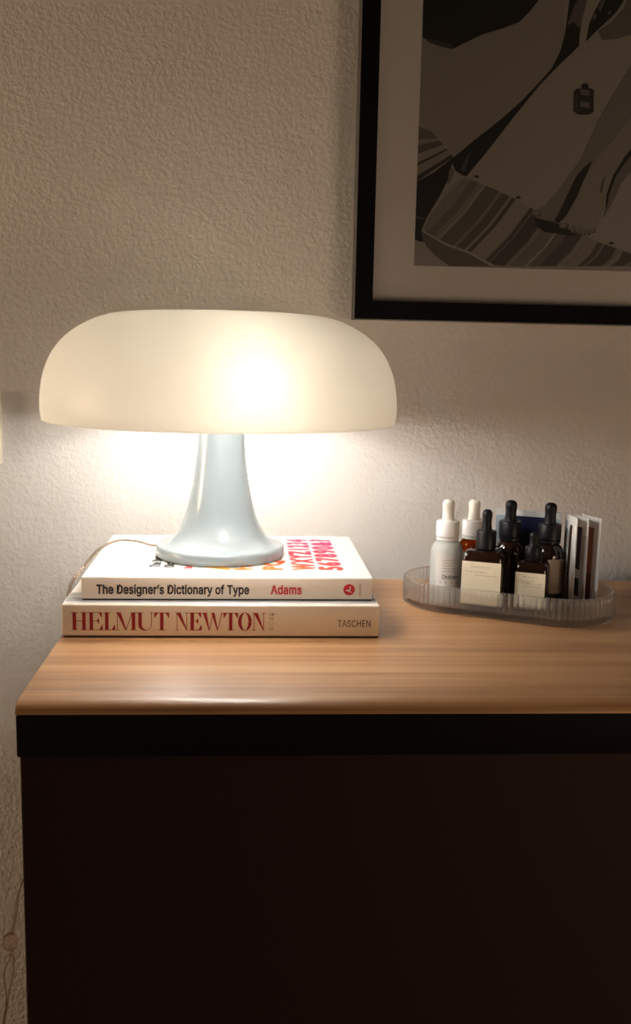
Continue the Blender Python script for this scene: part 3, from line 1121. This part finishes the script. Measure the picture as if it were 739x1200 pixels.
def square_bottle(label, loc, rz, w, dp, h, collar, bulb, lw, lz0, lz1, group):
    t = thing('dropper_bottle', label, 'bottle', loc, rz, group)
    hw, hd = w / 2, dp / 2
    bm = bmesh.new()
    # rounded-square rings
    rc = w * .16
    rings = []
    levels = [(-.0012, 0), (0, .0014), (0, h - .0060), (-.0008, h - .0032), (-.0028, h - .0010), (-.0060, h)]
    for off, z in levels:
        ring = []
        for cxn, cyn, a0 in ((1, -1, -pi / 2), (1, 1, 0), (-1, 1, pi / 2), (-1, -1, pi)):
            for k in range(5):
                a = a0 + pi / 2 * k / 4
                ring.append(bm.verts.new((cxn * (hw - rc) + (rc + off) * cos(a) if rc + off > 0 else cxn * (hw - rc), cyn * (hd - rc) + (rc + off) * sin(a) if rc + off > 0 else cyn * (hd - rc), z)))
        rings.append(ring)
    n = len(rings[0])
    for a, b in zip(rings, rings[1:]):
        for k in range(n):
            bm.faces.new((a[k], a[(k + 1) % n], b[(k + 1) % n], b[k]))
    bm.faces.new(rings[0][::-1])
    bm.faces.new(rings[-1])
    bmesh.ops.recalc_face_normals(bm, faces=bm.faces[:])
    obj('body', bm, M['dark_amber'], t, smooth=50)
    dropper(t, h + .0006, collar[0], collar[1], bulb[0], bulb[1], M['plastic_black'], M['rubber_black'], ring=False)
    lb = obj('label', box(-lw / 2, lw / 2, -hd - .0003, -hd + .0002, lz0, lz1), M['label_cream'], t)
    y = -hd - .00042
    H = lz1 - lz0
    q = lambda x, z, ww, hh: ([(x, y, z), (x + ww, y, z), (x + ww, y, z + hh), (x, y, z + hh)], [(0, 1, 2, 3)])
    ls = []
    def words(x, z, total):
        while total > .001:
            ww = min(random.uniform(.0015, .0045), total)
            ls.append(q(x, z, ww, .00055))
            x += ww + .0007
            total -= ww + .0007
    words(-lw * .26, lz0 + H * .87, lw * .50)
    words(-lw * .42, lz0 + H * .76, lw * .56)
    words(-lw * .14, lz0 + H * .68, lw * .54)
    if w < .034:
        words(-lw * .42, lz0 + H * .71, lw * .50)
        words(-lw * .20, lz0 + H * .61, lw * .60)
    obj('small_print', merge(*ls), M['ink_soft'], lb)
    obj('label_line', merge(q(-lw / 2, lz0 + H * .335, lw, .0005)), M['ink_grey'], lb)
    return t


square_bottle('larger square dark bottle with black dropper and big cream label', (.2185, .8895, FZ), radians(-24), .0395, .036, .0545, (.0092, .0170), (.0047, .0200), .0362, .0050, .0452, G)
square_bottle('smallest square dark bottle with black dropper and cream label', (.2610, .8790, FZ), radians(-24), .0305, .028, .0455, (.0078, .0135), (.0046, .0135), .0272, .0040, .0368, G)

# ------------------------------------------------------------------ carton and sachets standing in the tray
M['c_white'] = mat('white_card', (.80, .80, .79), .5)
M['c_blue'] = mat('pale_blue_card', (.50, .62, .72), .45)
M['c_navy'] = mat('navy_print', (.010, .016, .060), .4)
M['c_plum'] = mat('plum_print', (.055, .020, .060), .4)
M['c_orange'] = mat('rust_print', (.30, .085, .035), .4)
M['c_red'] = mat('deep_red_print', (.14, .022, .018), .4)
M['c_brown'] = mat('brown_print', (.060, .022, .018), .4)
M['c_teal'] = mat('teal_print', (.010, .035, .040), .4)
M['c_grey'] = mat('silver_foil', (.52, .51, .50), .4)


def carton():
    p0, p1 = Vector((.2425, .9545)), Vector((.3005, .9265))
    d = p1 - p0
    t = thing('carton', 'slim white and pale blue carton with navy block behind the dark bottles', 'carton', (p0.x, p0.y, FZ), math.atan2(d.y, d.x))
    L = d.length
    obj('card', box(0, L, 0, .0020, 0, .0835, .0004, 1), M['c_white'], t)
    obj('blue_panel', box(.0008, L - .0012, -.0002, .0001, .001, .0770), M['c_blue'], t)
    obj('navy_panel', box(.0190, L - .0065, -.0004, 0, .030, .0775), M['c_navy'], t)


carton()


def sachet(label, a, b, h, panels, lean=0.0):
    a, b = Vector(a), Vector(b)
    d = b - a
    t = thing('sachet', label, 'sachet', (a.x, a.y, FZ), math.atan2(d.y, d.x), 'sachets standing at the tray end')
    L = d.length
    bm = bmesh.new()                                # pillow: thin at the seals, fuller in the middle
    nu, nv = 10, 12
    grid = {}
    for s in (0, 1):
        for i in range(nu + 1):
            for j in range(nv + 1):
                u, v = i / nu, j / nv
                f = .0004 + .0012 * (max(0, sin(pi * u)) * max(0, sin(pi * v))) ** .5
                grid[s, i, j] = bm.verts.new((L * u, f if s == 0 else -f * .4, h * v))
    for s in (0, 1):
        for i in range(nu):
            for j in range(nv):
                bm.faces.new((grid[s, i, j], grid[s, i + 1, j], grid[s, i + 1, j + 1], grid[s, i, j + 1]))
    edge = [(i, 0) for i in range(nu + 1)] + [(nu, j) for j in range(1, nv + 1)] + [(i, nv) for i in range(nu - 1, -1, -1)] + [(0, j) for j in range(nv - 1, 0, -1)]
    for k in range(len(edge)):
        p, q = edge[k], edge[(k + 1) % len(edge)]
        bm.faces.new((grid[0, *p], grid[0, *q], grid[1, *q], grid[1, *p]))
    bmesh.ops.recalc_face_normals(bm, faces=bm.faces[:])
    obj('packet', bm, M['c_white'], t, smooth=40)
    for u0, u1, v0, v1, m in panels:
        V, F = [], []
        n = 8
        for i in range(n + 1):
            for j in range(n + 1):
                u, v = u0 + (u1 - u0) * i / n, v0 + (v1 - v0) * j / n
                f = .0004 + .0012 * (max(0, sin(pi * u)) * max(0, sin(pi * v))) ** .5 + .00025
                V.append((L * u, f, h * v))
        for i in range(n):
            for j in range(n):
                k = i * (n + 1) + j
                F.append((k, k + n + 1, k + n + 2, k + 1))
        obj('printed_panel', (V, F), m, t, smooth=40)


# from the near edge (a) to the far edge (b); the printed face looks left
sachet('white sachet with narrow dark brown stripe beside the beige-labelled bottle', (.3022, .8830), (.3012, .9150), .0855,
       [(.30, .50, .02, .90, M['c_brown']), (.62, .95, .03, .93, M['c_grey'])])
sachet('white sachet with plum and teal panel between two other sachets', (.3130, .8830), (.3085, .9170), .0850,
       [(.30, .97, .40, .88, M['c_plum']), (.30, .97, .10, .30, M['c_teal']), (.02, .26, .02, .80, M['c_grey'])])
sachet('white sachet with rust orange and deep red panel at the tray end', (.3252, .8830), (.3170, .9140), .0850,
       [(.30, .97, .36, .88, M['c_orange']), (.30, .97, .04, .36, M['c_red'])])
